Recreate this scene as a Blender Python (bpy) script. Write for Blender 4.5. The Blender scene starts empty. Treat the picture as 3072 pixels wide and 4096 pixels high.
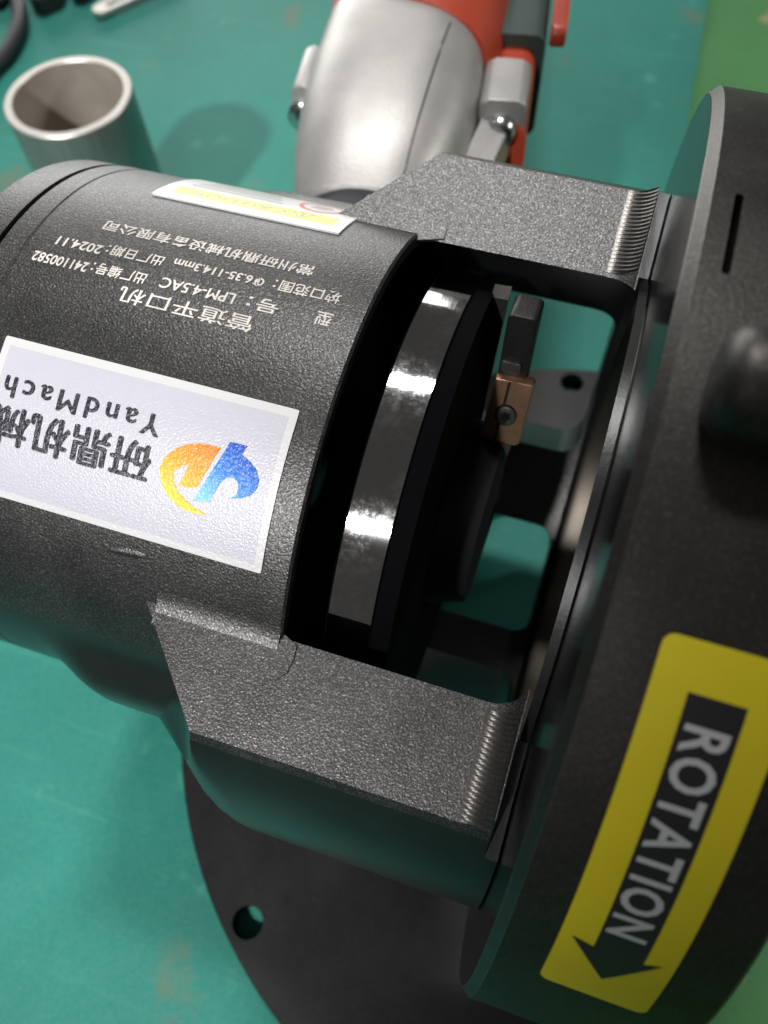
import bpy, bmesh, math, random
from mathutils import Vector, Matrix
from mathutils.geometry import tessellate_polygon
random.seed(4)
S = 0.001                      # everything is laid out in millimetres
R = math.radians
sc = bpy.context.scene
col = sc.collection

# ------------------------------------------------------------------ camera
cam_d = bpy.data.cameras.new('camera'); cam = bpy.data.objects.new('camera', cam_d); col.objects.link(cam)
CM = ((0.94928645, -0.26036884, 0.17624786), (0.31246589, 0.84352995, -0.43683211), (-0.03493288, 0.46975025, 0.88210793))
CAM = Vector((40.273, -89.294, 169.674))
m4 = Matrix(CM).to_4x4(); m4.translation = CAM * S
cam.matrix_world = m4
cam_d.sensor_fit = 'VERTICAL'; cam_d.sensor_height = 24.0; cam_d.lens = 24.0 * 3264.0 / 4096.0
cam_d.clip_start = 0.005; cam_d.clip_end = 50
cam_d.dof.use_dof = True; cam_d.dof.focus_distance = 0.142; cam_d.dof.aperture_fstop = 10.5
sc.camera = cam
sc.cycles.use_denoising = True

# ------------------------------------------------------------------ world, workshop lamps and added lights
w = bpy.data.worlds.new('World'); sc.world = w; w.use_nodes = True
bg = w.node_tree.nodes['Background']; bg.inputs[0].default_value = (1.0, 0.97, 0.93, 1); bg.inputs[1].default_value = 0.075
vs = sc.view_settings
vs.view_transform = 'Standard'; vs.look = 'None'; vs.exposure = 0.0; vs.gamma = 1.0; vs.use_curve_mapping = False
def lamp(name, direction, dist, sx, sy, power, colr):
    d = bpy.data.lights.new(name, 'AREA'); d.shape = 'RECTANGLE'; d.size = sx; d.size_y = sy; d.energy = power; d.color = colr
    o = bpy.data.objects.new(name, d); col.objects.link(o)
    v = Vector(direction).normalized(); o.location = v * dist
    o.rotation_euler = v.to_track_quat('Z', 'X').to_euler()
    return o
lamp('ceiling_lamp', (-.18, .375, .905), 2.4, 0.16, 0.42, 33, (1.0, .98, .96))
lamp('ceiling_lamp_right', (.80, .42, .46), 3.2, 0.30, 0.30, 24, (1.0, .97, .93))
lamp('far_glow_light', (-.50, .85, .12), 3.0, 1.3, 2.2, 58, (1.0, .98, .95))  # unseen area light added for the glow along the housing's far edge
# viewer-side lamp; narrow beam on housing and pipe added to shade the ring
sd = bpy.data.lights.new('viewer_side_spot', 'SPOT'); sd.energy = 76; sd.color = (1.0, .97, .96); sd.shadow_soft_size = .035
sd.spot_size = R(21.5); sd.spot_blend = .6
so = bpy.data.objects.new('viewer_side_spot', sd); col.objects.link(so)
so.location = Vector((-.19, -.69, .70)).normalized() * 1.25 + Vector((.0, -.03, .045))
so.rotation_euler = (so.location - Vector((-.148, -.02, -.06))).to_track_quat('Z', 'Y').to_euler()

# ------------------------------------------------------------------ materials
def nodes(name):
    m = bpy.data.materials.new(name); m.use_nodes = True
    nt = m.node_tree; b = nt.nodes['Principled BSDF']
    return m, nt, b
def N(nt, t, **kw):
    n = nt.nodes.new(t)
    for k, v in kw.items(): setattr(n, k, v)
    return n
def coords(nt, scale=(1, 1, 1)):
    tc = N(nt, 'ShaderNodeTexCoord'); mp = N(nt, 'ShaderNodeMapping'); mp.inputs['Scale'].default_value = scale
    nt.links.new(tc.outputs['Object'], mp.inputs['Vector']); return mp.outputs['Vector']
def noise(nt, vec, scale, detail=4, rough=.55):
    n = N(nt, 'ShaderNodeTexNoise'); n.inputs['Scale'].default_value = scale; n.inputs['Detail'].default_value = detail
    n.inputs['Roughness'].default_value = rough; nt.links.new(vec, n.inputs['Vector']); return n
def ramp(nt, fac, stops):
    r = N(nt, 'ShaderNodeValToRGB'); e = r.color_ramp.elements
    while len(e) < len(stops): e.new(0.5)
    for q, (p, c) in zip(e, stops): q.position = p; q.color = (*c, 1) if len(c) == 3 else c
    nt.links.new(fac, r.inputs['Fac']); return r.outputs['Color']
def mix(nt, fac, a, b):
    n = N(nt, 'ShaderNodeMix', data_type='RGBA')
    for sock, val in ((n.inputs['Factor'], fac), (n.inputs['A'], a), (n.inputs['B'], b)):
        if isinstance(val, bpy.types.NodeSocket): nt.links.new(val, sock)
        elif isinstance(val, (int, float)): sock.default_value = val
        else: sock.default_value = (*val, 1)
    return n.outputs['Result']
def bump(nt, b, h, dist, strength=1.0):
    n = N(nt, 'ShaderNodeBump'); n.inputs['Distance'].default_value = dist; n.inputs['Strength'].default_value = strength
    nt.links.new(h, n.inputs['Height']); nt.links.new(n.outputs['Normal'], b.inputs['Normal']); return n
def plain(name, c, rough=.5, metal=0.0, grain=0.0, gscale=2000, spec=.5, vary=0.0, coat=0.0):
    m, nt, b = nodes(name)
    b.inputs['Roughness'].default_value = rough; b.inputs['Metallic'].default_value = metal
    b.inputs['Specular IOR Level'].default_value = spec; b.inputs['Coat Weight'].default_value = coat
    v = coords(nt)
    n1 = noise(nt, v, 60, 5)
    k = vary
    cc = ramp(nt, n1.outputs['Fac'], [(.3, tuple(x * (1 - k) for x in c)), (.7, tuple(min(1, x * (1 + k)) for x in c))])
    nt.links.new(cc, b.inputs['Base Color'])
    if grain: bump(nt, b, noise(nt, v, gscale, 2).outputs['Fac'], grain)
    return m

def powder(name, c, rough, grain, gscale, stretch=(1, 1, 1), speck=.0, spec=.5, metal=0.0, glit=0.0):
    """black hard-anodised casting: fine grain; glit = sparkle of the grains painted into their colour"""
    m, nt, b = nodes(name)
    b.inputs['Specular IOR Level'].default_value = spec; b.inputs['Metallic'].default_value = metal
    v = coords(nt, stretch)
    g = noise(nt, v, gscale, 1, .5)
    big = noise(nt, v, 90, 4)
    tiny = noise(nt, v, gscale * 1.35, 0)
    base = ramp(nt, big.outputs['Fac'], [(.3, tuple(x * .88 for x in c)), (.7, tuple(x * 1.14 for x in c))])
    if glit:  # light glints of the grain put into the base colour
        gr = ramp(nt, tiny.outputs['Fac'], [(.28, (1 - glit,) * 3), (.5, (1, 1, 1)), (.62, (1 + glit, 1 + glit, 1 + .95 * glit)), (.78, (1 + 4.5 * glit, 1 + 4.4 * glit, 1 + 4.1 * glit))])
        mu = N(nt, 'ShaderNodeMix', data_type='RGBA', blend_type='MULTIPLY'); mu.inputs['Factor'].default_value = 1
        mu.clamp_result = False
        nt.links.new(base, mu.inputs['A']); nt.links.new(gr, mu.inputs['B']); base = mu.outputs['Result']
    nt.links.new(base, b.inputs['Base Color'])
    rr = N(nt, 'ShaderNodeMapRange'); rr.inputs['To Min'].default_value = rough - .06; rr.inputs['To Max'].default_value = rough + .06
    nt.links.new(big.outputs['Fac'], rr.inputs['Value']); nt.links.new(rr.outputs['Result'], b.inputs['Roughness'])
    bump(nt, b, g.outputs['Fac'], grain)
    return m
M = {}
M['body'] = powder('black_cast_coating', (.064, .064, .064), .44, .00009, 2300, metal=.85, glit=.30)
M['frame'] = powder('black_milled_coating', (.078, .077, .077), .43, .00009, 2300, metal=.85, glit=.30)
M['smooth'] = powder('black_satin_coating', (.058, .060, .060), .33, .00002, 1500, metal=.85)
M['ring'] = powder('dark_ring_coating', (.056, .053, .050), .48, .00004, 1500, metal=.9, glit=.09)
M['ring_face'] = plain('glossy_black_face', (.010, .010, .010), .16, 0, .000003, 900, spec=.3)
M['base'] = powder('dark_base_coating', (.012, .0115, .012), .40, .00004, 1500, metal=.2, glit=.15)
M['black'] = plain('matte_black', (.005, .005, .007), .75, spec=.15)
M['deep'] = plain('oiled_black', (.0018, .0018, .0025), .7, spec=.03)
M['pocket'] = plain('raw_cast_pocket', (.030, .028, .026), .6, spec=.3)
M['dark_steel'] = plain('dark_tool_steel', (.016, .015, .015), .42, .2, .00005, 1500, vary=.2)
M['grey_steel'] = plain('grey_ground_steel', (.12, .115, .11), .38, .7, .00006, 2500, vary=.15)
M['rubber'] = plain('black_rubber', (.020, .021, .026), .55, 0, .00006, 900, vary=.2)
M['red'] = plain('red_plastic', (.42, .055, .026), .38, 0, .00004, 900, vary=.06)
M['motor'] = plain('dark_green_grey_plastic', (.035, .065, .058), .45, 0, .00008, 900, vary=.1)
M['collar'] = plain('dark_turned_collar', (.10, .09, .075), .42, 1, .00002, 1500, vary=.2)
M['ridge'] = powder('milled_ridge_coating', (.110, .104, .098), .34, .00002, 2100, metal=.9, glit=.10)
M['edge'] = plain('glossy_dark_edge', (.16, .16, .155), .30, .7, .00004, 1500, vary=.2)  # chamfer metal, lighter and glossier than the ring coating
M['white_ink'] = plain('engraved_white', (.62, .59, .54), .6, 0, .00004, 3000, vary=.25)
M['black_ink'] = plain('printed_black', (.018, .020, .028), .38, 0, .00025, 1500)
M['label_ink'] = plain('label_black', (.012, .012, .014), .45)
M['yellow'] = plain('printed_yellow', (.62, .52, .012), .42, 0, .00003, 1200, vary=.05)
M['yellow2'] = plain('printed_pale_yellow', (.66, .66, .06), .35, 0, .00002, 1200)
M['grey_ink'] = plain('printed_grey', (.36, .36, .32), .4)
M['red_ink'] = plain('printed_red', (.62, .10, .07), .35)
M['white_letter'] = plain('printed_white', (.42, .43, .45), .45, 0, .00003, 1200)
M['sticker'] = plain('white_film', (.50, .50, .565), .30, 0, .00011, 2500, vary=.02)
M['sticker_edge'] = plain('clear_film_edge', (.60, .60, .61), .32, 0, .00012, 1500)
M['caution_white'] = plain('white_film_smooth', (.70, .71, .71), .3, 0, .00003, 900)
M['screw'] = plain('zinc_screw', (.55, .56, .56), .22, 1, .00002, 1200)
M['insert_screw'] = plain('steel_screw', (.60, .57, .50), .34, 1, .00004, 2500, vary=.2)

def pipe_mat(name, c, rough):
    m, nt, b = nodes(name); v = coords(nt, (1, 1, .05))
    n = noise(nt, v, 900, 4); b.inputs['Metallic'].default_value = .65
    nt.links.new(ramp(nt, n.outputs['Fac'], [(.3, tuple(x * .85 for x in c)), (.7, tuple(x * 1.1 for x in c))]), b.inputs['Base Color'])
    b.inputs['Roughness'].default_value = rough; bump(nt, b, n.outputs['Fac'], .00004); return m
M['pipe'] = pipe_mat('brushed_pipe_steel', (.30, .295, .28), .34)
M['pipe_in'] = plain('dull_pipe_bore', (.40, .36, .31), .6, .3, .00005, 900, vary=.15)
M['pipe_rim'] = plain('cut_pipe_rim', (.62, .60, .56), .42, .7, .00004, 1500)

m, nt, b = nodes('cast_aluminium'); v = coords(nt)
n1 = noise(nt, v, 1100, 3); n2 = noise(nt, v, 70, 3)
nt.links.new(ramp(nt, n2.outputs['Fac'], [(.3, (.36, .355, .345)), (.7, (.44, .43, .415))]), b.inputs['Base Color'])
b.inputs['Metallic'].default_value = .55; b.inputs['Roughness'].default_value = .46; bump(nt, b, n1.outputs['Fac'], .00008); M['alu'] = m

m, nt, b = nodes('copper_carbide'); v = coords(nt)
n1 = noise(nt, v, 500, 4); nt.links.new(ramp(nt, n1.outputs['Fac'], [(.3, (.46, .265, .165)), (.7, (.58, .34, .215))]), b.inputs['Base Color'])
b.inputs['Metallic'].default_value = .75; b.inputs['Roughness'].default_value = .36; bump(nt, b, noise(nt, v, 1500, 2).outputs['Fac'], .00004); M['copper'] = m

# polished rim of the tool head: turned steel with dull blotches
m, nt, b = nodes('turned_steel_rim'); v = coords(nt)
blot = noise(nt, v, 800, 8, .75); big = noise(nt, v, 120, 3); lines = noise(nt, coords(nt, (1, .02, .02)), 4200, 2)
mm = N(nt, 'ShaderNodeMath', operation='ADD'); nt.links.new(blot.outputs['Fac'], mm.inputs[0]); nt.links.new(big.outputs['Fac'], mm.inputs[1])
bl = ramp(nt, mm.outputs[0], [(.51, (0, 0, 0)), (.56, (1, 1, 1))]) if False else None
mr = N(nt, 'ShaderNodeMapRange'); mr.inputs['From Min'].default_value = .96; mr.inputs['From Max'].default_value = 1.22
nt.links.new(mm.outputs[0], mr.inputs['Value'])
nt.links.new(mix(nt, mr.outputs['Result'], (.46, .46, .45), (.56, .56, .55)), b.inputs['Base Color'])
r2 = N(nt, 'ShaderNodeMapRange'); r2.inputs['To Min'].default_value = .05; r2.inputs['To Max'].default_value = .10
nt.links.new(mr.outputs['Result'], r2.inputs['Value']); nt.links.new(r2.outputs['Result'], b.inputs['Roughness'])
b.inputs['Metallic'].default_value = 1.0; bump(nt, b, lines.outputs['Fac'], .000004); M['rim'] = m

# table mat: teal rubber with scuffs, rust stains and pale paint specks
def mat_teal():
    m, nt, b = nodes('teal_work_mat'); v = coords(nt)
    big = noise(nt, v, 9, 4); fine = noise(nt, v, 900, 2); st = noise(nt, v, 26, 5, .6); pale = noise(nt, v, 38, 6, .7)
    c = ramp(nt, big.outputs['Fac'], [(.30, (.006, .172, .134)), (.70, (.011, .228, .180))])
    fs = ramp(nt, fine.outputs['Fac'], [(.3, (.0, .0, .0)), (.7, (1, 1, 1))])
    c = mix(nt, .025, c, fs)
    f1 = N(nt, 'ShaderNodeMapRange'); f1.inputs['From Min'].default_value = .615; f1.inputs['From Max'].default_value = .70; f1.inputs['To Max'].default_value = .42
    nt.links.new(st.outputs['Fac'], f1.inputs['Value']); c = mix(nt, f1.outputs['Result'], c, (.20, .13, .055))
    f2 = N(nt, 'ShaderNodeMapRange'); f2.inputs['From Min'].default_value = .62; f2.inputs['From Max'].default_value = .74; f2.inputs['To Max'].default_value = .5
    nt.links.new(pale.outputs['Fac'], f2.inputs['Value']); c = mix(nt, f2.outputs['Result'], c, (.12, .45, .33))
    scr = noise(nt, coords(nt, (10, 190, 1)), 1.0, 5, .6)
    f3 = N(nt, 'ShaderNodeMapRange'); f3.inputs['From Min'].default_value = .60; f3.inputs['From Max'].default_value = .72; f3.inputs['To Max'].default_value = .35
    nt.links.new(scr.outputs['Fac'], f3.inputs['Value']); c = mix(nt, f3.outputs['Result'], c, (.07, .33, .25))
    nt.links.new(c, b.inputs['Base Color']); b.inputs['Roughness'].default_value = .62
    b.inputs['Specular IOR Level'].default_value = .35
    bump(nt, b, fine.outputs['Fac'], .00006); return m
M['mat'] = mat_teal()
def bench_green():
    m, nt, b = nodes('painted_green_bench'); v = coords(nt)
    big = noise(nt, v, 12, 4); chips = noise(nt, v, 34, 5, .6); fine = noise(nt, v, 800, 2)
    c = ramp(nt, big.outputs['Fac'], [(.3, (.022, .170, .036)), (.7, (.046, .250, .050))])
    f1 = N(nt, 'ShaderNodeMapRange'); f1.inputs['From Min'].default_value = .61; f1.inputs['From Max'].default_value = .68; f1.inputs['To Max'].default_value = .8
    nt.links.new(chips.outputs['Fac'], f1.inputs['Value']); c = mix(nt, f1.outputs['Result'], c, (.36, .30, .13))
    c = mix(nt, .06, c, fine.outputs['Color'])
    nt.links.new(c, b.inputs['Base Color']); b.inputs['Roughness'].default_value = .55; bump(nt, b, fine.outputs['Fac'], .00005); return m
M['bench'] = bench_green()
def gradient(name, axis_from, axis_to, stops, rough=.33):
    """printed colour that runs across the logo (position on the label, in object space)"""
    m, nt, b = nodes(name); tc = N(nt, 'ShaderNodeTexCoord'); d = (Vector(axis_to) - Vector(axis_from))
    s1 = N(nt, 'ShaderNodeVectorMath', operation='SUBTRACT'); s1.inputs[1].default_value = axis_from
    dp = N(nt, 'ShaderNodeVectorMath', operation='DOT_PRODUCT'); dp.inputs[1].default_value = d / d.length_squared
    nt.links.new(tc.outputs['Object'], s1.inputs[0]); nt.links.new(s1.outputs[0], dp.inputs[0])
    nt.links.new(ramp(nt, dp.outputs['Value'], stops), b.inputs['Base Color'])
    b.inputs['Roughness'].default_value = rough; bump(nt, b, noise(nt, coords(nt), 1500, 2).outputs['Fac'], .00028); return m

# ------------------------------------------------------------------ mesh helpers
TILT = R(13.0); CT, ST = math.cos(TILT), math.sin(TILT)
ROOT = Vector((0, 0, 0))
def T(x, y, z): return Vector((x, y * CT - z * ST, y * ST + z * CT))          # machine frame -> world (mm)
def P(x, phi, r): a = R(phi); return T(x, r * math.sin(a), r * math.cos(a))   # cylinder round the machine axis; phi from the top towards the back
def link(name, me, mat, parent=None, origin=None, smooth=None):
    o = bpy.data.objects.new(name, me); col.objects.link(o)
    if mat: me.materials.append(mat)
    if smooth is not None:
        for p in me.polygons: p.use_smooth = True
        me.set_sharp_from_angle(angle=R(smooth))
    if parent: o.parent = parent
    return o
def from_bm(name, bm, mat, parent=None, smooth=35, recalc=True):
    og = parent_origin(parent)
    for v in bm.verts: v.co = (v.co - og) * S
    if recalc: bmesh.ops.recalc_face_normals(bm, faces=bm.faces)
    me = bpy.data.meshes.new(name); bm.to_mesh(me); bm.free()
    return link(name, me, mat, parent, smooth=smooth)
ORG = {}
def parent_origin(p):
    while p is not None:
        if p.name in ORG: return ORG[p.name]
        p = p.parent
    return Vector((0, 0, 0))
def thing(name, loc, label, cat, group=None):
    o = bpy.data.objects.new(name, None); col.objects.link(o); o.empty_display_size = .02
    o.location = Vector(loc) * S; o['label'] = label; o['category'] = cat
    if group: o['group'] = group
    ORG[o.name] = Vector(loc); return o
def tag(o, label, cat): o['label'] = label; o['category'] = cat; return o
def ring_loft(bm, loops, closed=True, cap=True):
    vv = [[bm.verts.new(p) for p in lp] for lp in loops]
    for a, b_ in zip(vv, vv[1:]):
        n = len(a)
        for i in range(n if closed else n - 1):
            bm.faces.new((a[i], a[(i + 1) % n], b_[(i + 1) % n], b_[i]))
    if cap and closed:
        bm.faces.new(vv[0]); bm.faces.new(list(reversed(vv[-1])))
    return vv
def lathe(name, prof, mat, parent, seg=160, smooth=30, frame=T, close=True):
    """prof: (x, r) pairs round the machine axis"""
    bm = bmesh.new(); vv = []
    for i in range(seg):
        a = 2 * math.pi * i / seg
        vv.append([bm.verts.new(frame(x, r * math.sin(a), r * math.cos(a))) for x, r in prof])
    n = len(prof)
    for i in range(seg):
        a, b_ = vv[i], vv[(i + 1) % seg]
        for j in range(n if close else n - 1):
            bm.faces.new((a[j], a[(j + 1) % n], b_[(j + 1) % n], b_[j]))
    return from_bm(name, bm, mat, parent, smooth)
def prism(name, pts, axis, lo, hi, mat, parent, frame=T, smooth=30, bevel=0.0):
    """pts 2-D; axis 'x': pts are (y,z); 'y': (x,z); 'z': (x,y)"""
    bm = bmesh.new()
    def mk(p, h):
        if axis == 'x': return frame(h, p[0], p[1])
        if axis == 'y': return frame(p[0], h, p[1])
        return frame(p[0], p[1], h)
    ring_loft(bm, [[mk(p, lo) for p in pts], [mk(p, hi) for p in pts]])
    if bevel: bmesh.ops.bevel(bm, geom=list(bm.edges), offset=bevel, segments=2, affect='EDGES', profile=.5)
    return from_bm(name, bm, mat, parent, smooth)
def cap_bevel(bm, off):
    caps = [f for f in bm.faces if len(f.verts) > 4]
    bmesh.ops.bevel(bm, geom=list({e for f in caps for e in f.edges}), offset=off, segments=3, affect='EDGES', profile=.5, clamp_overlap=True)
def rrect(x0, x1, y0, y1, r, n=6):
    out = []
    for cx, cy, a0 in ((x1 - r, y1 - r, 0), (x0 + r, y1 - r, 90), (x0 + r, y0 + r, 180), (x1 - r, y0 + r, 270)):
        for i in range(n + 1):
            a = R(a0 + 90 * i / n); out.append((cx + r * math.cos(a), cy + r * math.sin(a)))
    return out
def boolean(o, cutters, op='DIFFERENCE', smooth=30):
    for c in cutters:
        md = o.modifiers.new('cut', 'BOOLEAN'); md.object = c; md.operation = op; md.solver = 'EXACT'
    bpy.context.view_layer.update()
    dg = bpy.context.evaluated_depsgraph_get()
    me = bpy.data.meshes.new_from_object(o.evaluated_get(dg)); me.name = o.name
    o.modifiers.clear(); old = o.data; o.data = me; bpy.data.meshes.remove(old)
    for c in cutters:
        cm = c.data; bpy.data.objects.remove(c); bpy.data.meshes.remove(cm)
    for p in me.polygons: p.use_smooth = True
    me.set_sharp_from_angle(angle=R(smooth)); return o
def sheet(name, bm, mat, parent, mapping, step, skirt=None, smooth=40):
    """flat 2-D bm (u,v) cut into strips along v and u, mapped on to a surface; skirt = depth of a rim round its border"""
    us = [v.co.x for v in bm.verts]; vs_ = [v.co.y for v in bm.verts]
    def cut(lo, hi, no, st):
        k = math.floor(lo / st) + 1
        while k * st < hi:
            bmesh.ops.bisect_plane(bm, geom=bm.verts[:] + bm.edges[:] + bm.faces[:], dist=1e-6, plane_co=tuple(n * k * st for n in no), plane_no=no); k += 1
    cut(min(vs_), max(vs_), (0, 1, 0), step)
    bmesh.ops.recalc_face_normals(bm, faces=bm.faces)
    if skirt:
        be = [e for e in bm.edges if len(e.link_faces) == 1]
        ex = bmesh.ops.extrude_edge_only(bm, edges=be)
        low = [g for g in ex['geom'] if isinstance(g, bmesh.types.BMVert)]
        for v in low: v.co.z = -skirt
    for v in bm.verts: v.co = mapping(v.co.x, v.co.y, v.co.z)
    return from_bm(name, bm, mat, parent, smooth)
def poly_bm(*polys):
    bm = bmesh.new()
    for pts in polys:
        vv = [bm.verts.new((x, y, 0)) for x, y in pts]
        for tri in tessellate_polygon([[Vector((x, y, 0)) for x, y in pts]]):
            bm.faces.new([vv[i] for i in tri])
    return bm
def text_bm(s, bold=0.0, spacing=1.0, layered=False):
    if bold and (layered or 'M' in s):                       # heavier strokes from shifted layers (offsetting breaks this glyph)
        bm = bmesh.new()
        for q, (dx, dy) in enumerate(((0, 0), (bold, 0), (-bold, 0), (bold * .5, 0), (-bold * .5, 0), (0, bold * .6), (0, -bold * .6))):
            one = text_bm(s, 0.0, spacing); me = bpy.data.meshes.new('layer')
            for v in one.verts: v.co += Vector((dx, dy, .003 * q))
            one.to_mesh(me); one.free(); bm.from_mesh(me); bpy.data.meshes.remove(me)
        return bm
    cu = bpy.data.curves.new('lettering', 'FONT'); cu.body = s; cu.size = 1.0; cu.offset = bold; cu.space_character = spacing; cu.resolution_u = 3
    o = bpy.data.objects.new('lettering', cu); col.objects.link(o); bpy.context.view_layer.update()
    me = bpy.data.meshes.new_from_object(o.evaluated_get(bpy.context.evaluated_depsgraph_get()))
    bm = bmesh.new(); bm.from_mesh(me)
    bpy.data.meshes.remove(me); bpy.data.objects.remove(o); bpy.data.curves.remove(cu)
    return bm
def fit(bm, u0, u1, v0, v1):
    xs = [v.co.x for v in bm.verts]; ys = [v.co.y for v in bm.verts]; a, b_, c, d = min(xs), max(xs), min(ys), max(ys)
    for v in bm.verts:
        v.co.x = u0 + (v.co.x - a) / (b_ - a) * (u1 - u0); v.co.y = v0 + (v.co.y - c) / (d - c) * (v1 - v0)
    return bm
def sstep(x, a, b_):
    t = max(0, min(1, (x - a) / (b_ - a))); return t * t * (3 - 2 * t)

# ================================================================== the setting
TZ = -106.0
bm = bmesh.new()
ring_loft(bm, [[Vector((x, y, TZ - 30)) for x, y in ((-900, -900), (900, -900), (900, 1200), (-900, 1200))], [Vector((x, y, TZ - 2.2)) for x, y in ((-900, -900), (900, -900), (900, 1200), (-900, 1200))]])
o = from_bm('bench_top', bm, M['bench'], None, None); o['kind'] = 'structure'
edge = lambda y: 62 + (305 - y) * .042
mp_ = [(edge(-880), -880), (edge(1180), 1180), (-880, 1180), (-880, -880)]
bm = bmesh.new(); ring_loft(bm, [[Vector((x, y, TZ - 2.2)) for x, y in mp_], [Vector((x, y, TZ)) for x, y in mp_]])
o = from_bm('work_mat', bm, M['mat'], None, None)
tag(o, 'scuffed teal rubber mat lying under the machine and the steel pipe', 'mat')

# ================================================================== the pipe facing machine
mc = thing('pipe_facing_machine', (71.5, 0, TZ), 'black pipe facing machine with white logo sticker and yellow arrow label on round base plate', 'machine')

# --- motor body: cylinder of radius 60 that swells to 65 below
RB = 60.0
bm = bmesh.new(); loops = []
xs = [-79.2, -78.9, -78.2, -77, -70.2]
prof_r = [57.4, 58.6, 59.4, 59.8, RB]
phis = [i * 2.0 for i in range(180)]
def body_r(phi, x):
    a = abs(phi if phi <= 180 else phi - 360)
    return RB + 5.0 * sstep(a, 62, 76) * sstep(x, -54, -37)
cap = bmesh.new()
for x, r in zip([-79.6] + xs, [30] + prof_r): loops.append([P(x, ph, r) for ph in phis])
ring_loft(cap, loops); from_bm('end_cap', cap, M['body'], mc, 25)
lathe('seal_groove', [(-70.6, 50), (-70.6, 58.6), (-68.8, 58.6), (-68.8, 50)], M['black'], mc, 120)
loops = [[P(-69.3, ph, 40) for ph in phis], [P(-69.3, ph, RB - .4) for ph in phis], [P(-69.0, ph, RB) for ph in phis]]
for x in [-64.6, -64.35, -64.1, -63.85] + list(range(-62, 1, 2)) + [1.5, 2.9, 3.4]:
    dip = .16 if abs(x + 64.25) < .2 else 0
    if x == 3.4: dip = .35
    loops.append([P(x, ph, body_r(ph, x) - dip) for ph in phis])
loops.append([P(3.4, ph, 57.4) for ph in phis]); loops.append([P(-12, ph, 57.2) for ph in phis])
ring_loft(bm, loops); housing = from_bm('motor_housing', bm, M['body'], mc, 30)
lathe('housing_bore', [(-11.5, 10), (-11.5, 57.0), (-10.5, 57.0), (-10.5, 10)], M['black'], mc, 120)

# --- four-window frame: a tube with flats milled on both upper bars
RIN, ROUT, ZF = 59.4, 80.5, 42.0
C0 = 19.4; CD = (math.sin(R(95)) * C0, math.cos(R(95)) * C0); CR = ROUT - C0
def frame_r(phi):
    a = abs(phi if phi <= 180 else phi - 360)
    if a >= 95: return ROUT
    s, c = math.sin(R(a)), math.cos(R(a)); bq = s * CD[0] + c * CD[1]
    rr = bq + math.sqrt(bq * bq - (C0 * C0 - CR * CR))
    return max(rr, 75.0) if a < 54 else rr
def xe(y):        # slanted end of the flats
    return (-24.0 + (abs(y) - 42) / 20 * 16.8) if y < 0 else (-15.6 + (abs(y) - 42) / 20 * 17.6)
fp = sorted(set([i * 2.5 for i in range(144)] + [53.9, 306.1, 55.9, 304.1]))
def left_x(phi, r, outer):
    p = phi if phi <= 180 else phi - 360; a = abs(p); y = r * math.sin(R(p))
    lim = xe(math.copysign(62, p)) if p else -10
    e = xe(y) if abs(y) < 62 else lim
    if outer: return min(e, lim) if a < 56 else lim + 2.2 * sstep(a, 56, 75)
    return e + (-34 - e) * sstep(a, 56, 84)
bm = bmesh.new()
def sa(ph): return sstep(abs(ph if ph <= 180 else ph - 360), 58, 74)
A = [[P(left_x(ph, RIN, False), ph, RIN) for ph in fp]]
for q in (0, .25, .5, .75, 1.0):
    row = []
    for ph in fp:
        ro = frame_r(ph); k_ = sa(ph); xl = left_x(ph, ro, True); dr = 5.5 * k_ * (1 - q) ** 2; dx_ = 7.5 * k_ * q * q - 7.0 * k_ * (1 - q) ** 2
        row.append(P(xl + dx_ + q * .01, ph, ro - dr))
    A.append(row)
A += [
     [P(49.45, ph, frame_r(ph)) for ph in fp], [P(49.45, ph, RIN) for ph in fp]]
vv = ring_loft(bm, A, cap=False)
for i in range(len(fp)):
    bm.faces.new((vv[-1][i], vv[-1][(i + 1) % len(fp)], vv[0][(i + 1) % len(fp)], vv[0][i]))
frame = from_bm('window_frame', bm, M['frame'], mc, 20)
def win_cutter(x0, x1, p0, p1, rc, r0=50, r1=96):
    """rounded window in the tube wall, straight down the radius"""
    bm = bmesh.new(); k = 57 * math.pi / 180
    pts = rrect(x0, x1, p0 * k, p1 * k, rc, 7)
    ring_loft(bm, [[P(x, q / k, r0) for x, q in pts], [P(x, q / k, r1) for x, q in pts]])
    for f in bm.faces[:]:
        if len(f.verts) > 4: pass
    return from_bm('cutter', bm, None, mc, None)
cut = []
# flat cut with the cutter's run-out radius at the right end
pf = [(-60, ZF), (41.2, ZF)] + [(41.2 + 6.6 * math.sin(R(t)), ZF + 6.6 - 6.6 * math.cos(R(t))) for t in (10, 20, 30, 40, 50, 60)] + [(47.15, ZF + 3.3), (47.16, ZF - 5), (60, ZF - 5), (60, 110), (-60, 110)]
cut.append(prism('cutter', pf, 'y', -110, 110, None, mc, smooth=None))
def yz_cutter(pts, x0, x1):
    return prism('cutter', pts, 'x', x0, x1, None, mc, smooth=None)
cut.append(win_cutter(2, 47.2, 163, 195, 5)); cut.append(win_cutter(2, 47.2, 90.5, 140.5, 6)); cut.append(win_cutter(2, 47.2, 208, 269.5, 6))
boolean(frame, cut, smooth=20)
def finish_and_shade(o, test, second):
    """second material on the faces whose centre and normal pass the test (machine frame)"""
    o.data.materials.append(second)
    for p in o.data.polygons:
        n_ = p.normal; c_ = p.center / S + ORG[mc.name]
        nm = (n_.x, n_.y * CT + n_.z * ST, -n_.y * ST + n_.z * CT); cc = (c_.x, c_.y * CT + c_.z * ST, -c_.y * ST + c_.z * CT)
        if test(cc, nm): p.material_index = 1
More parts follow.
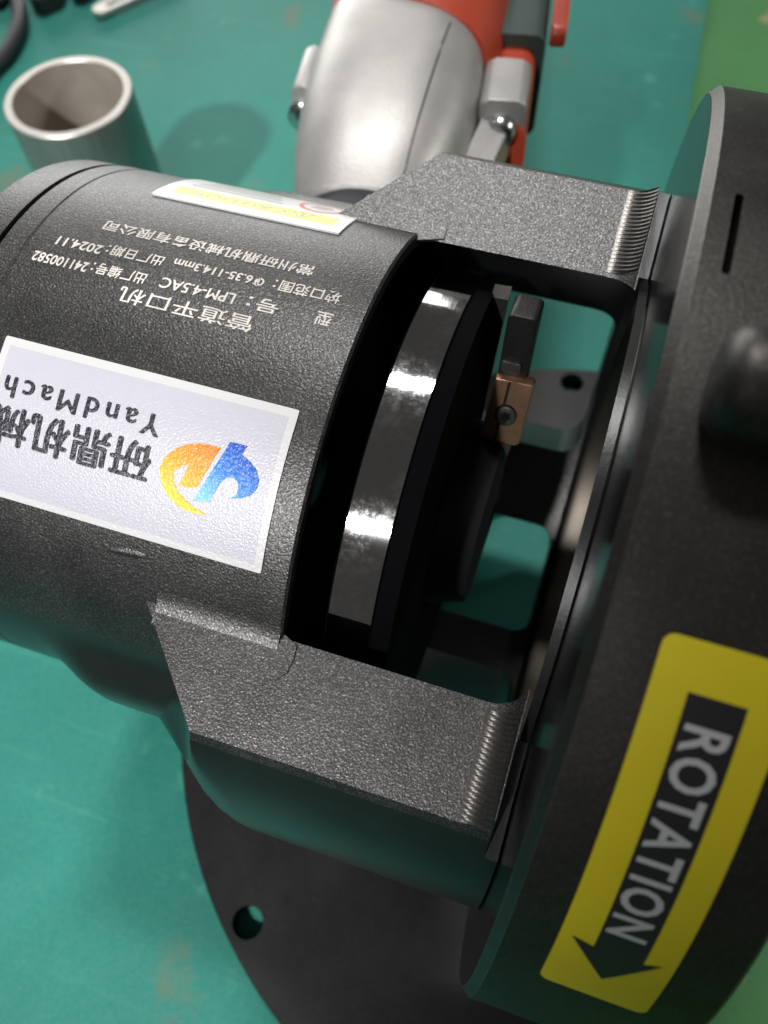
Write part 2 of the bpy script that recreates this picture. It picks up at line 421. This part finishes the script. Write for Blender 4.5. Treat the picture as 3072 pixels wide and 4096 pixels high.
finish_and_shade(frame, lambda c, n_: not (n_[2] > .55 and c[2] > 41 or n_[2] > .1 and c[0] > 40.6 and c[2] > 41.5 or math.hypot(c[1], c[2]) < 60.5 and c[2] < -30 and c[1] > 5), M['smooth'])  # satin sides, darker for shade; far lower bar kept lighter inside as if lit
finish_and_shade(housing, lambda c, n_: c[2] < 30, M['smooth'])  # lower housing gets a darker, plainer coating in place of shade
# run-out scallops left by the ball cutter on both flats
def scallops(sgn):
    bm = bmesh.new(); ny, nx = 260, 16; grid = []
    for j in range(ny + 1):
        y = sgn * (42.9 + 18.8 * j / ny); row = []
        for i in range(nx + 1):
            t = i / nx * 59.0
            s = 6.6 * R(t)
            amp = .22 * sstep(t, 2, 22) * (1 - .7 * sstep(t, 48, 59))
            curve = .012 * t - .00022 * t * t if sgn < 0 else .004 * t
            ph = (y + curve * 2.2) / .92
            h = amp * (abs(math.sin(math.pi * ph)) - .5)
            x = 41.2 + 6.6 * math.sin(R(t)); z = ZF + 6.6 - 6.6 * math.cos(R(t))
            off = .16 + h
            row.append(bm.verts.new(T(x - math.sin(R(t)) * off, y, z + math.cos(R(t)) * off)))
        grid.append(row)
    for j in range(ny):
        for i in range(nx): bm.faces.new((grid[j][i], grid[j][i + 1], grid[j + 1][i + 1], grid[j + 1][i]))
    o = from_bm('machining_marks', bm, M['ridge'], mc, 60)
    return o
for s_ in (-1, 1): scallops(s_)
# shallow raised lands on the flats beside the housing, and the fillet between housing and flat
def land(sgn, pts, h):
    prism('milled_land', [(x, sgn * y) for x, y in pts], 'z', ZF - .5, ZF + h, M['frame'], mc, smooth=20, bevel=.12)
land(-1, [(-22, 43), (-16.2, 51.2), (2.6, 51.0), (3.2, 49.6), (5.0, 49.0), (6.2, 47.6), (6.6, 45.0), (6.4, 42.6), (3, 41)], .30)
land(1, [(-12, 43), (-9.4, 49.4), (7.4, 48.8), (7.9, 46.6), (8.6, 44.6), (8.7, 42.6), (3, 41)], .26)
def fillet(sgn, x0, x1, rf=1.5):
    bm = bmesh.new(); rows = []
    # arc tangent to the cylinder r=60 (outside) and the plane z = ZF
    zc = ZF + rf; yc = math.sqrt((RB + rf) ** 2 - zc * zc); a0 = math.atan2(yc, zc)
    for x in (x0, x0 + 2, x1):
        row = []
        for i in range(9):
            t = a0 + math.pi + (0 - (a0)) * i / 8.0
            row.append(bm.verts.new(T(x, sgn * (yc + rf * math.sin(t)), zc + rf * math.cos(t) + .02)))
        rows.append(row)
    for a, b_ in zip(rows, rows[1:]):
        for i in range(8): bm.faces.new((a[i], a[i + 1], b_[i + 1], b_[i]))
    from_bm('fillet', bm, M['body'], mc, 60)
fillet(-1, -21.0, 3.1, 9.0); fillet(1, -14, 3.1, 1.0)
# small lens-shaped run-out mark on the housing
bm = bmesh.new(); ring = []
for i in range(16):
    a = 2 * math.pi * i / 16; ring.append((-27.5 + 4.2 * math.cos(a), -36.9 + .9 * math.sin(a) + .12 * math.cos(a) * 4))
vs0 = [bm.verts.new(P(x, p, RB - .05)) for x, p in ring]; vs1 = [bm.verts.new(P(-27.5 + (x + 27.5) * .7, -36.9 + (p + 36.9) * .4, RB + .22)) for x, p in ring]
for i in range(16): bm.faces.new((vs0[i], vs0[(i + 1) % 16], vs1[(i + 1) % 16], vs1[i]))
bm.faces.new(vs1); from_bm('casting_mark', bm, M['body'], mc, 60)

# --- tool head seen through the top opening
lathe('tool_head', [(2.0, 20), (9.0, 53.0), (9.45, 53.5), (17.6, 53.5), (18.0, 53.1), (18.0, 40), (16, 20)], M['deep'], mc, 200, 25)
lathe('tool_head_rim', [(9.5, 53.3), (9.5, 53.56), (17.55, 53.56), (17.55, 53.3)], M['rim'], mc, 240, 25)
lathe('spindle', [(16, 5), (16, 24), (30, 20), (31, 5)], M['black'], mc, 64)
# front plate of the head, cut off along a chord; a narrow bright bevel runs down the chord
a_ = [(53.2 * math.sin(R(q)), 53.2 * math.cos(R(q))) for q in range(40, -198, -4)]
prism('tool_plate', a_, 'x', 17.75, 21.4, M['deep'], mc, bevel=.0)
bm = bmesh.new()
ring_loft(bm, [[T(*p) for p in ((21.0, 36.0, 41.0), (24.6, 35.0, 43.0), (24.4, 33.6, 39.0), (22.6, 28.4, 12.0), (21.5, 25.5, -8.0), (21.0, 25.5, -8.0))],
               [T(*p) for p in ((21.0, 33.0, 41.0), (24.6, 32.0, 43.0), (24.4, 31.0, 39.0), (22.6, 27.0, 12.0), (21.5, 25.0, -8.0), (21.0, 25.0, -8.0))]])
from_bm('tool_slide', bm, M['grey_steel'], mc, 30)
d = Vector((0, -.42, -.907)); nrm = Vector((0, -.907, .42)); ex = Vector((1, 0, 0)); top = Vector((28.6, 27.2, 46.5))
def tool_frame(u, v, w_):           # u across (machine x), v along the holder (downwards), w out of its face
    p = top + ex * u + d * v + nrm * w_; return T(p.x, p.y, p.z)
def bar(name, pts, w0, w1, mat, bevel=.0, parent=None):
    bm = bmesh.new(); ring_loft(bm, [[tool_frame(u, v, w0) for u, v in pts], [tool_frame(u, v, w1) for u, v in pts]])
    if bevel: bmesh.ops.bevel(bm, geom=list(bm.edges), offset=bevel, segments=2, affect='EDGES', profile=.5)
    return from_bm(name, bm, mat, parent or mc, 30)
bar('tool_holder', rrect(-2.8, 2.9, 0, 22, 1.1, 4), -7, 0, M['dark_steel'], .15)
bar('tool_holder_shank', [(-2.8, 21), (2.4, 21), (3.0, 33), (1.4, 44), (-3.6, 62), (-3.9, 62), (-3.4, 40)], -7, .4, M['grey_steel'], .1)
ins = bar('cutting_insert', [(-2.9, 14.6), (1.0, 14.4), (4.6, 14.2), (4.9, 15.0), (4.5, 30.9), (3.6, 31.7), (-4.0, 31.3), (-3.8, 30.5)], -1.0, 1.6, M['copper'], .25)
bm = bmesh.new()
ring_loft(bm, [[tool_frame(u, v, 1.62) for u, v in ((-.2, 14.6), (.35, 14.6), (-.4, 31.4), (-1.0, 31.4))], [tool_frame(u, v, 1.72) for u, v in ((-.05, 14.6), (.2, 14.6), (-.55, 31.4), (-.85, 31.4))]])
from_bm('chip_groove', bm, M['dark_steel'], ins, 30)
def disc(cu, cv, r, n=28): return [(cu + r * math.cos(2 * math.pi * i / n), cv + r * 1.28 * math.sin(2 * math.pi * i / n)) for i in range(n)]
sw = bar('screw_recess', disc(.55, 23.6, 2.35), 1.5, 1.64, M['black'], 0, ins)
sw = bar('clamp_screw', disc(.6, 23.7, 2.0), 1.2, 1.95, M['insert_screw'], .12, ins)
star = [(.6 + (1.25 if i % 2 == 0 else .78) * math.cos(math.pi * i / 6 + .3), 23.7 + 1.28 * (1.25 if i % 2 == 0 else .78) * math.sin(math.pi * i / 6 + .3)) for i in range(12)]
bar('star_socket', star, 1.9, 1.99, M['black'], 0, ins)
bar('holder_clamp', rrect(-2.4, 1.6, 10.4, 12.9, .6, 3), 0, .9, M['grey_steel'], .15)

# --- clamping ring on the right
prof = [(49.9, 57.0), (49.9, 92.6), (51.3, 94.0), (80.2, 94.0), (80.9, 93.4), (80.9, 57.0)]
ringo = lathe('clamp_ring', prof, M['ring'], mc, 240, 30)
def ring_cut(x0, x1, p0, p1, rc, depth):
    bm = bmesh.new(); k = 94 * math.pi / 180; pts = rrect(x0, x1, p0 * k, p1 * k, rc, 8)
    ring_loft(bm, [[P(x, q / k, 94 - depth) for x, q in pts], [P(x, q / k, 97) for x, q in pts]])
    return from_bm('cutter', bm, None, mc, None)
cutl = [ring_cut(58.3, 58.9, 19, 62, .2, .7), ring_cut(54.2, 55.3, 8.2, 17.0, .5, 6)]
boolean(ringo, cutl, smooth=30)
bm = bmesh.new()
ring_loft(bm, [[T(x, -3.6 + r * math.sin(2 * math.pi * i / 40), 98.6 + r * math.cos(2 * math.pi * i / 40)) for i in range(40)] for x, r in ((54.9, 2.6), (55.1, 4.0), (55.6, 5.2), (56.5, 6.1), (57.8, 6.6), (59, 6.7), (86, 6.7), (87, 6.0))])
from_bm('clamp_boss', bm, M['ring'], mc, 40)
bm = bmesh.new()
ring_loft(bm, [[P(49.82, i * 1.5, 57.2) for i in range(240)], [P(49.80, i * 1.5, 92.4) for i in range(240)]], cap=False)
from_bm('polished_face', bm, M['ring_face'], mc, 30)
lathe('ring_chamfer', [(49.86, 92.5), (51.34, 94.03), (51.6, 93.7), (50.2, 92.3)], M['edge'], mc, 240, 20)
lathe('bore_collar', [(49.3, 55.2), (49.3, 56.9), (49.9, 57.6), (56, 57.6), (56, 54.6), (50.6, 54.6)], M['collar'], mc, 200, 30)
lathe('collar_chamfer', [(47.9, 59.2), (49.3, 57.9), (49.6, 58.4), (49.5, 59.3)], M['smooth'], mc, 200, 30)
# raised rear shoulder of the ring
bm = bmesh.new()
pts = [(58.2, 6.0), (58.9, 17.5), (59.6, 60), (81.0, 60), (81.0, 5.6), (60, 5.0)]
ring_loft(bm, [[P(x, p, 92) for x, p in pts], [P(x, p, 94.9) for x, p in pts]])
bm.free()
# foot between ring and base
prism('ring_foot', [(-46, -97.6), (46, -97.6), (40, -78), (-40, -78)], 'x', 53, 79, M['smooth'], mc, frame=lambda x, y, z: Vector((x, y, z)), bevel=.8)
# base ring plate with its bolt holes
WF = lambda x, y, z: Vector((x, y, z))
BC = (71.2, -0.9); BR, BI = 133.6, 76.0
bm = bmesh.new(); loops = []
for r, z in ((BI, -105.9), (BI, -98.4), (BR - .5, -98.4), (BR, -98.9), (BR, -105.9)):
    loops.append([Vector((BC[0] + r * math.cos(2 * math.pi * i / 220), BC[1] + r * math.sin(2 * math.pi * i / 220), z)) for i in range(220)])
vv = ring_loft(bm, loops, cap=False)
for i in range(220): bm.faces.new((vv[4][i], vv[4][(i + 1) % 220], vv[0][(i + 1) % 220], vv[0][i]))
base = from_bm('base_plate', bm, M['base'], mc, 30)
holes = []
HB = [(-8.9, -98.9), (40.6, 121.9)]
for k in range(2):
    hx, hy = HB[k]; bm = bmesh.new()
    ring_loft(bm, [[Vector((hx + 4.6 * math.cos(2 * math.pi * i / 40), hy + 4.6 * math.sin(2 * math.pi * i / 40), z)) for i in range(40)] for z in (-112, -90)])
    holes.append(from_bm('cutter', bm, None, mc, None))
bm = bmesh.new(); ring_loft(bm, [[Vector((x, y, z)) for x, y in ((106, -200), (300, -200), (300, 200), (106, 200))] for z in (-112, -90)])
holes.append(from_bm('cutter', bm, None, mc, None))
boolean(base, holes, smooth=30)

# --- lettering engraved on the housing: reads from the far side of the machine
def on_body(r0):
    k = 180 / (math.pi * RB)
    return lambda u, v, w_: P(-u, -v * k, r0 + w_)       # u to the left, v towards the viewer = up of the letters
KB = math.pi * RB / 180
def body_text(s, x0, x1, pc, h, bold=0.012):
    bm = fit(text_bm(s, bold), -x0, -x1, -pc * KB - h / 2, -pc * KB + h / 2)
    return sheet('engraved_text', bm, M['white_ink'], mc, on_body(RB + .07), 1.0)
body_text('管道平口机', -15.2, -41.6, 6.9, 3.4, .006)
body_text('型', -2.2, -5.2, 11.3, 2.9); body_text('号：', -12.2, -18.2, 11.3, 2.9)
body_text('LPM-4.5AC', -20.6, -35.2, 11.1, 2.4, .02); body_text('出厂编号：', -38.2, -49.2, 10.9, 2.7); body_text('241100582', -49.9, -61.4, 10.5, 2.3, .02)
body_text('坡口范围：', -2.4, -15.2, 16.3, 2.8); body_text('Φ6.35-114.3mm', -17.0, -35.0, 16.0, 2.3, .02)
body_text('出厂日期：', -37.0, -48.6, 15.6, 2.7); body_text('2024.11', -49.4, -58.8, 15.0, 2.3, .02)
body_text('常州研鼎机械设备有限公司', -9.6, -52.4, 21.4, 3.0)

# --- white logo sticker
k = 180 / (math.pi * 60.3)
def on_label(r0): return lambda u, v, w_: P(u, v * k, r0 + w_)
pk = 1 / k
st = sheet('logo_sticker', poly_bm(rrect(-58.6, -1.8, -33.3 * pk, -5.7 * pk, .35, 3)), M['sticker_edge'], mc, on_label(60.34), 1.2, .34)
sheet('sticker_panel', poly_bm(rrect(-57.2, -3.3, -32.0 * pk, -7.2 * pk, .1, 2)), M['sticker'], st, on_label(60.37), 1.2)
OR = [(-13.29, -14.76), (-16.61, -14.84), (-19.24, -15.57), (-21.37, -16.88), (-22.99, -18.86), (-23.36, -20.54), (-22.8, -22.32), (-21.75, -23.83), (-20.3, -25.07), (-18.31, -26.02), (-15.91, -26.37), (-13.13, -26.03), (-15.39, -25.43), (-17.51, -24.68), (-19.19, -23.5), (-20.18, -22.31), (-20.59, -21.29), (-20.47, -20.31), (-19.61, -19.46), (-18.26, -18.72), (-18.73, -20.83), (-19.36, -22.58), (-17.45, -22.49), (-15.86, -21.96)]
BL = [(-11.94, -13.43), (-8.81, -13.43), (-9.39, -14.98), (-7.61, -15.73), (-6.11, -16.77), (-5.25, -18.27), (-5.33, -19.69), (-6.2, -21.01), (-7.42, -21.7), (-9.86, -22.41), (-8.69, -21.48), (-8.52, -20.34), (-8.98, -19.35), (-10.06, -18.84), (-11.17, -19.27), (-11.93, -20.4), (-12.47, -21.8), (-13.05, -23.86), (-16.15, -24.33), (-14.98, -21.64), (-13.82, -18.51), (-12.79, -15.9)]
og = ORG[mc.name]
loc = lambda x, p: (P(x, p, 60.4) - og) * S
GO = gradient('printed_orange_yellow', loc(-15, -14.6), loc(-19, -26.2), [(0.0, (.74, .20, .025)), (.45, (.78, .36, .03)), (1.0, (.82, .66, .05))])
GB = gradient('printed_blue', loc(-9, -13.4), loc(-14, -24.4), [(0.0, (.012, .06, .46)), (.5, (.04, .22, .66)), (1.0, (.25, .60, .88))])
sheet('logo_orange', poly_bm([(x, p * pk) for x, p in OR]), GO, st, on_label(60.44), .8)
sheet('logo_blue', poly_bm([(x, p * pk) for x, p in BL]), GB, st, on_label(60.44), .8)
def label_text(s, x0, x1, p0, p1, bold, spacing=1.0):
    bm = fit(text_bm(s, bold, spacing, True), -x0, -x1, -p0 * pk, -p1 * pk)
    return sheet('printed_text', bm, M['black_ink'], st, lambda u, v, w_: P(-u, -v * k, 60.45 + w_), 1.0)
label_text('YandMach', -24.9, -56.0, -12.2, -15.9, .026, 1.35)
label_text('研鼎机械', -25.0, -57.2, -17.1, -23.9, .030)

# --- caution sticker near the top rear
k2 = k
cs = sheet('caution_sticker', poly_bm(rrect(-50.2, -9.9, 34.9 * pk, 66 * pk, .3, 3)), M['caution_white'], mc, on_label(60.42), 1.2, .42)
sheet('caution_band', poly_bm(rrect(-47.6, -12.4, 37.3 * pk, 42.0 * pk, .1, 2)), M['yellow2'], cs, on_label(60.45), 1.0)
bm = fit(text_bm('⚠CAUTION', .03, 1.1), 17.2, 44.5, -41.3 * pk, -38.1 * pk)
sheet('caution_text', bm, M['grey_ink'], cs, lambda u, v, w_: P(-u, -v * k, 60.48), .8)
bm = bmesh.new()
n = 40; vo = [bm.verts.new((-18.6 + 5.0 * math.cos(2 * math.pi * i / n), 48.6 * pk + 5.2 * math.sin(2 * math.pi * i / n), 0)) for i in range(n)]
vi = [bm.verts.new((-18.6 + 4.1 * math.cos(2 * math.pi * i / n), 48.6 * pk + 4.3 * math.sin(2 * math.pi * i / n), 0)) for i in range(n)]
for i in range(n): bm.faces.new((vo[i], vo[(i + 1) % n], vi[(i + 1) % n], vi[i]))
sheet('red_ring_mark', bm, M['red_ink'], cs, on_label(60.46), .8)
bm = poly_bm([(-21, 47.2 * pk), (-18.2, 46.4 * pk), (-15.8, 48.0 * pk), (-17.2, 50.2 * pk), (-20.2, 50.6 * pk)])
sheet('red_ring_figure', bm, M['grey_ink'], cs, on_label(60.46), .8)
for q in range(4):
    bm = poly_bm(rrect(-46.5 + q * .6, -26.0 - q * 1.1, (44.4 + q * 2.3) * pk, (45.2 + q * 2.3) * pk, .05, 1))
    sheet('caution_line', bm, M['grey_ink'], cs, on_label(60.455), .8)

# --- yellow rotation label on the ring
k3 = 180 / (math.pi * 94.1); p3 = 1 / k3
def on_ring(r0): return lambda u, v, w_: P(v, -u * k3, r0 + w_)          # u down the ring, v to the right
def ring_sheet(name, bm, mat, parent, r0, skirt=None):
    for v in bm.verts: v.co.x, v.co.y = v.co.y, v.co.x                    # strips run across u
    return sheet(name, bm, mat, parent, lambda a, b_, c: P(a, -b_ * k3, r0 + c), 1.5, skirt)
rl = ring_sheet('rotation_label', poly_bm(rrect(19.0 * p3, 55.1 * p3, 57.9, 72.9, 1.5, 5)), M['yellow'], mc, 94.22, .24)
arrow = [(22.7, 62.2), (22.7, 68.9), (47.5, 69.1), (46.9, 71.4), (51.6, 65.4), (46.9, 59.4), (47.4, 62.5)]
ring_sheet('arrow', poly_bm([(a * p3, b_) for a, b_ in arrow]), M['label_ink'], rl, 94.27)
bm = fit(text_bm('ROTATION', .022, 1.12), 24.9 * p3, 45.0 * p3, 62.9, 68.2)
ring_sheet('rotation_text', bm, M['white_letter'], rl, 94.31)

# ================================================================== drive tool standing behind the housing
dt = thing('drive_motor', (-36, 170, TZ), 'silver geared drive tool with red collar behind the black housing', 'power tool')
def sect(cx, cz, a, b_, y, n=48, e=2.6, sh=0.0):
    out = []
    for i in range(n):
        t = 2 * math.pi * i / n; c, s = math.cos(t), math.sin(t)
        xx = a * math.copysign(abs(c) ** (2 / e), c)
        out.append(Vector((cx + xx, y - sh * xx, cz + b_ * math.copysign(abs(s) ** (2 / e), s))))
    return out
def loft(name, secs, mat, parent, smooth=35):
    bm = bmesh.new(); ring_loft(bm, secs); return from_bm(name, bm, mat, parent, smooth)
loft('nose_collar', [sect(-39, 0, 18, 16, 62, e=2), sect(-39, 0, 20.5, 16.5, 70, e=2), sect(-39, 0, 20.5, 16.5, 78, e=2), sect(-39, 0, 18, 14, 82, e=2)], M['rubber'], dt)
GS = [(76, -39, 15, 13), (78.5, -39, 19.5, 17), (86, -39, 21.5, 20), (98, -38.5, 24.4, 23), (114, -38, 26.6, 25), (130, -37.5, 27.4, 26.2), (149, -37.5, 26.8, 26.2)]
gh = loft('gear_housing', [sect(cx, 0, a_, b2, y, e=3.0, sh=.30 * sstep(y, 120, 149)) for y, cx, a_, b2 in GS], M['alu'], dt)
def gtop(x, y):
    for (y0, c0, a0_, b0), (y1, c1, a1_, b1) in zip(GS, GS[1:]):
        if y0 <= y <= y1:
            t = (y - y0) / (y1 - y0); c, a_, b2 = c0 + (c1 - c0) * t, a0_ + (a1_ - a0_) * t, b0 + (b1 - b0) * t
            return b2 * max(0, 1 - abs((x - c) / a_) ** 3.0) ** (1 / 3.0)
bm = bmesh.new(); loops = []
for q in range(19):
    y = 80 + q * 3.4; x = -39 + 11 + 5.5 * q / 18; z = gtop(x, y)
    loops.append([Vector((x - .3, y, z - 1)), Vector((x + .3, y, z - 1)), Vector((x + .3, y, z + .06)), Vector((x - .3, y, z + .10))])
ring_loft(bm, loops); from_bm('parting_seam', bm, M['dark_steel'], gh, 30)
def lug(sgn):
    x0 = -36 + sgn * 25
    wd = 14 if sgn > 0 else 7.0
    pts = rrect(min(x0, x0 + sgn * wd), max(x0, x0 + sgn * wd), -6, 15, 3 if sgn > 0 else 3.2, 5)
    bm = bmesh.new(); ring_loft(bm, [[Vector((x, 121, z)) for x, z in pts], [Vector((x, 141, z)) for x, z in pts]])
    cap_bevel(bm, .8)
    l = from_bm('screw_lug', bm, M['alu'], dt, 40)
    cx, cz = -36 + sgn * (32.0 if sgn > 0 else 28.8), 6
    bm = bmesh.new(); n = 20
    loops = []
    for r, y in ((4.6, 121.5), (4.6, 118.4), (3.8, 117.2), (1.8, 116.8)):
        loops.append([Vector((cx + r * math.cos(2 * math.pi * i / n), y, cz + r * math.sin(2 * math.pi * i / n))) for i in range(n)])
    ring_loft(bm, loops); from_bm('screw', bm, M['screw'], l, 40)
    if sgn < 0: return
    bm = bmesh.new()
    r0 = [Vector((x0 + sgn * a, 126, z)) for a, z in ((0, 0), (12, 0), (11, 9), (3, 11))]
    r1 = [Vector((-36 + sgn * a, 82, z)) for a, z in ((16, -6), (26, -6), (25, 1), (16, 3))]
    ring_loft(bm, [r0, r1]); from_bm('cast_rib', bm, M['alu'], dt, 30)
lug(1); lug(-1)
loft('red_collar', [sect(-37, 0, 26, 25, 148.2, sh=.3), sect(-36.5, 0, 28.3, 27.0, 149.4, sh=.3), sect(-36, 0, 29.5, 27.5, 160, sh=.2), sect(-35, 0, 29.5, 27, 176), sect(-35, 0, 27, 25, 180)], M['red'], dt)
bm = bmesh.new(); pts = rrect(-10, 4.0, -30, 8, 5, 5)
ring_loft(bm, [[Vector((x, 120, z)) for x, z in pts], [Vector((x, 162, z)) for x, z in pts]])
cap_bevel(bm, 1.5); from_bm('red_bracket', bm, M['red'], dt, 40)
loft('motor_case', [sect(-33, 0, 26, 26, 178), sect(-33, 0, 29, 28, 184), sect(-32, 0, 29, 28, 250), sect(-32, 0, 24, 24, 300), sect(-32, 0, 20, 22, 380), sect(-32, 0, 12, 12, 392)], M['motor'], dt)
bm = bmesh.new(); pts = rrect(-12, 6.5, -24, 12, 4, 5)
ring_loft(bm, [[Vector((x, 158, z)) for x, z in pts], [Vector((x, 205, z)) for x, z in pts]]); from_bm('switch_box', bm, M['motor'], dt, 40)
bm = bmesh.new(); pts = rrect(160, 200, 2, 9, 3, 5)
ring_loft(bm, [[Vector((7.5, y, z + 4)) for y, z in pts], [Vector((12.5, y, z + 4)) for y, z in pts]])
cap_bevel(bm, 1.0); from_bm('red_lever', bm, M['red'], dt, 40)
def tube(name, pts, r, mat, parent=None, n=14, radii=None):
    bm = bmesh.new(); loops = []
    # Catmull-Rom through the points
    pp = []
    for i in range(len(pts) - 1):
        p0, p1, p2, p3_ = (Vector(pts[max(i - 1, 0)]), Vector(pts[i]), Vector(pts[i + 1]), Vector(pts[min(i + 2, len(pts) - 1)]))
        for s in range(10):
            t = s / 10; pp.append(.5 * ((2 * p1) + (p2 - p0) * t + (2 * p0 - 5 * p1 + 4 * p2 - p3_) * t * t + (-p0 + 3 * p1 - 3 * p2 + p3_) * t ** 3))
    pp.append(Vector(pts[-1]))
    up = Vector((0, 0, 1))
    for i, p in enumerate(pp):
        d_ = (pp[min(i + 1, len(pp) - 1)] - pp[max(i - 1, 0)]).normalized(); s = d_.cross(up).normalized(); u2 = s.cross(d_)
        rr = r if radii is None else radii[0] + (radii[1] - radii[0]) * i / (len(pp) - 1)
        loops.append([p + (s * math.cos(2 * math.pi * j / n) + u2 * math.sin(2 * math.pi * j / n)) * rr for j in range(n)])
    ring_loft(bm, loops); return from_bm(name, bm, mat, parent, 50)
tube('strain_relief', [(-32, 388, 0), (-40, 420, 2), (-52, 450, 0)], 7, M['rubber'], dt, radii=(8, 4))
tube('power_cord', [(-52, 450, 0), (-75, 490, -20), (-120, 530, -70), (-180, 560, -101), (-260, 600, -102)], 3.6, M['rubber'], dt)

dt.rotation_euler.z = R(9); dt.location.x -= .003

# ================================================================== steel pipe standing on the mat
pc = (-169.5, 142.0); ph_ = -25.0
sp_ = thing('steel_pipe', (pc[0], pc[1], TZ), 'short open steel pipe standing upright on the mat behind the housing', 'pipe')
def vlathe(name, prof, mat, parent, c, seg=96, close=False):
    bm = bmesh.new(); loops = [[Vector((c[0] + r * math.cos(2 * math.pi * i / seg), c[1] + r * math.sin(2 * math.pi * i / seg), z)) for i in range(seg)] for r, z in prof]
    ring_loft(bm, loops, cap=False); return from_bm(name, bm, mat, parent, 40)
vlathe('pipe_wall', [(24.0, TZ + .1), (24.3, TZ + .6), (24.3, ph_ - .5)], M['pipe'], sp_, pc)
vlathe('pipe_bore', [(21.0, ph_ - .4), (20.9, TZ + .1)], M['pipe_in'], sp_, pc)
vlathe('pipe_rim', [(24.3, ph_ - .5), (23.9, ph_), (21.3, ph_), (21.0, ph_ - .4)], M['pipe_rim'], sp_, pc)

# ================================================================== odds and ends at the far left of the bench
h = tube('black_hose', [(-300, 200, TZ + 4.5), (-304, 236, TZ + 4.5), (-303, 256, TZ + 4.5), (-310, 282, TZ + 4.5), (-328, 309, TZ + 4.5), (-356, 345, TZ + 4.5), (-390, 400, TZ + 4.5)], 4.4, M['rubber'])
tag(h, 'thick black rubber hose curving across the far left corner', 'hose')
def block(name, pts, z0, z1, mat, lab, cat, bev=1.2):
    bm = bmesh.new(); ring_loft(bm, [[Vector((x, y, z0)) for x, y in pts], [Vector((x, y, z1)) for x, y in pts]])
    bmesh.ops.bevel(bm, geom=list(bm.edges), offset=bev, segments=2, affect='EDGES')
    return tag(from_bm(name, bm, mat, None, 40), lab, cat)
block('black_plug', [(-316, 303), (-305, 297), (-297, 309), (-304, 330), (-318, 330)], TZ, TZ + 10, M['rubber'], 'larger black block next to the hose at the far edge', 'block')
block('black_offcut', [(-296, 315), (-288, 313), (-284, 320), (-286, 340), (-298, 340)], TZ, TZ + 8, M['rubber'], 'small black block beside the grey slotted key', 'block')
block('black_offcut', [(-352, 300), (-331.5, 296), (-330.5, 303), (-345, 326)], TZ, TZ + 6, M['rubber'], 'black piece cut off by the far left corner', 'block')
# slotted metal key
a0, a1 = Vector((-271.5, 308.5)), Vector((-243, 352)); dd = (a1 - a0).normalized(); nn = Vector((-dd.y, dd.x))
pts = []
for i in range(13):
    t = math.pi / 2 + math.pi * i / 12; q = a0 + dd * (5 * math.cos(t)) + nn * (5 * math.sin(t)); pts.append((q.x, q.y))
q = a1 - nn * 5; pts.append((q.x, q.y)); q = a1 + nn * 5; pts.append((q.x, q.y))
bm = bmesh.new(); ring_loft(bm, [[Vector((x, y, TZ + 2)) for x, y in pts], [Vector((x, y, TZ + 4.5)) for x, y in pts]])
key = from_bm('metal_key', bm, M['pipe_rim'], None, 40)
sl = []
for i in range(26):
    t = math.pi / 2 + math.pi * (i % 13) / 12 + (math.pi if i >= 13 else 0); c = a0 + dd * (4.5 if i < 13 else 16); q = c + dd * (1.7 * math.cos(t)) + nn * (1.7 * math.sin(t)); sl.append((q.x, q.y))
bm = bmesh.new(); ring_loft(bm, [[Vector((x, y, TZ)) for x, y in sl], [Vector((x, y, TZ + 9)) for x, y in sl]])
boolean(key, [from_bm('cutter', bm, None, None, None)])
tag(key, 'pale grey slotted metal key at the far edge of the mat', 'key')
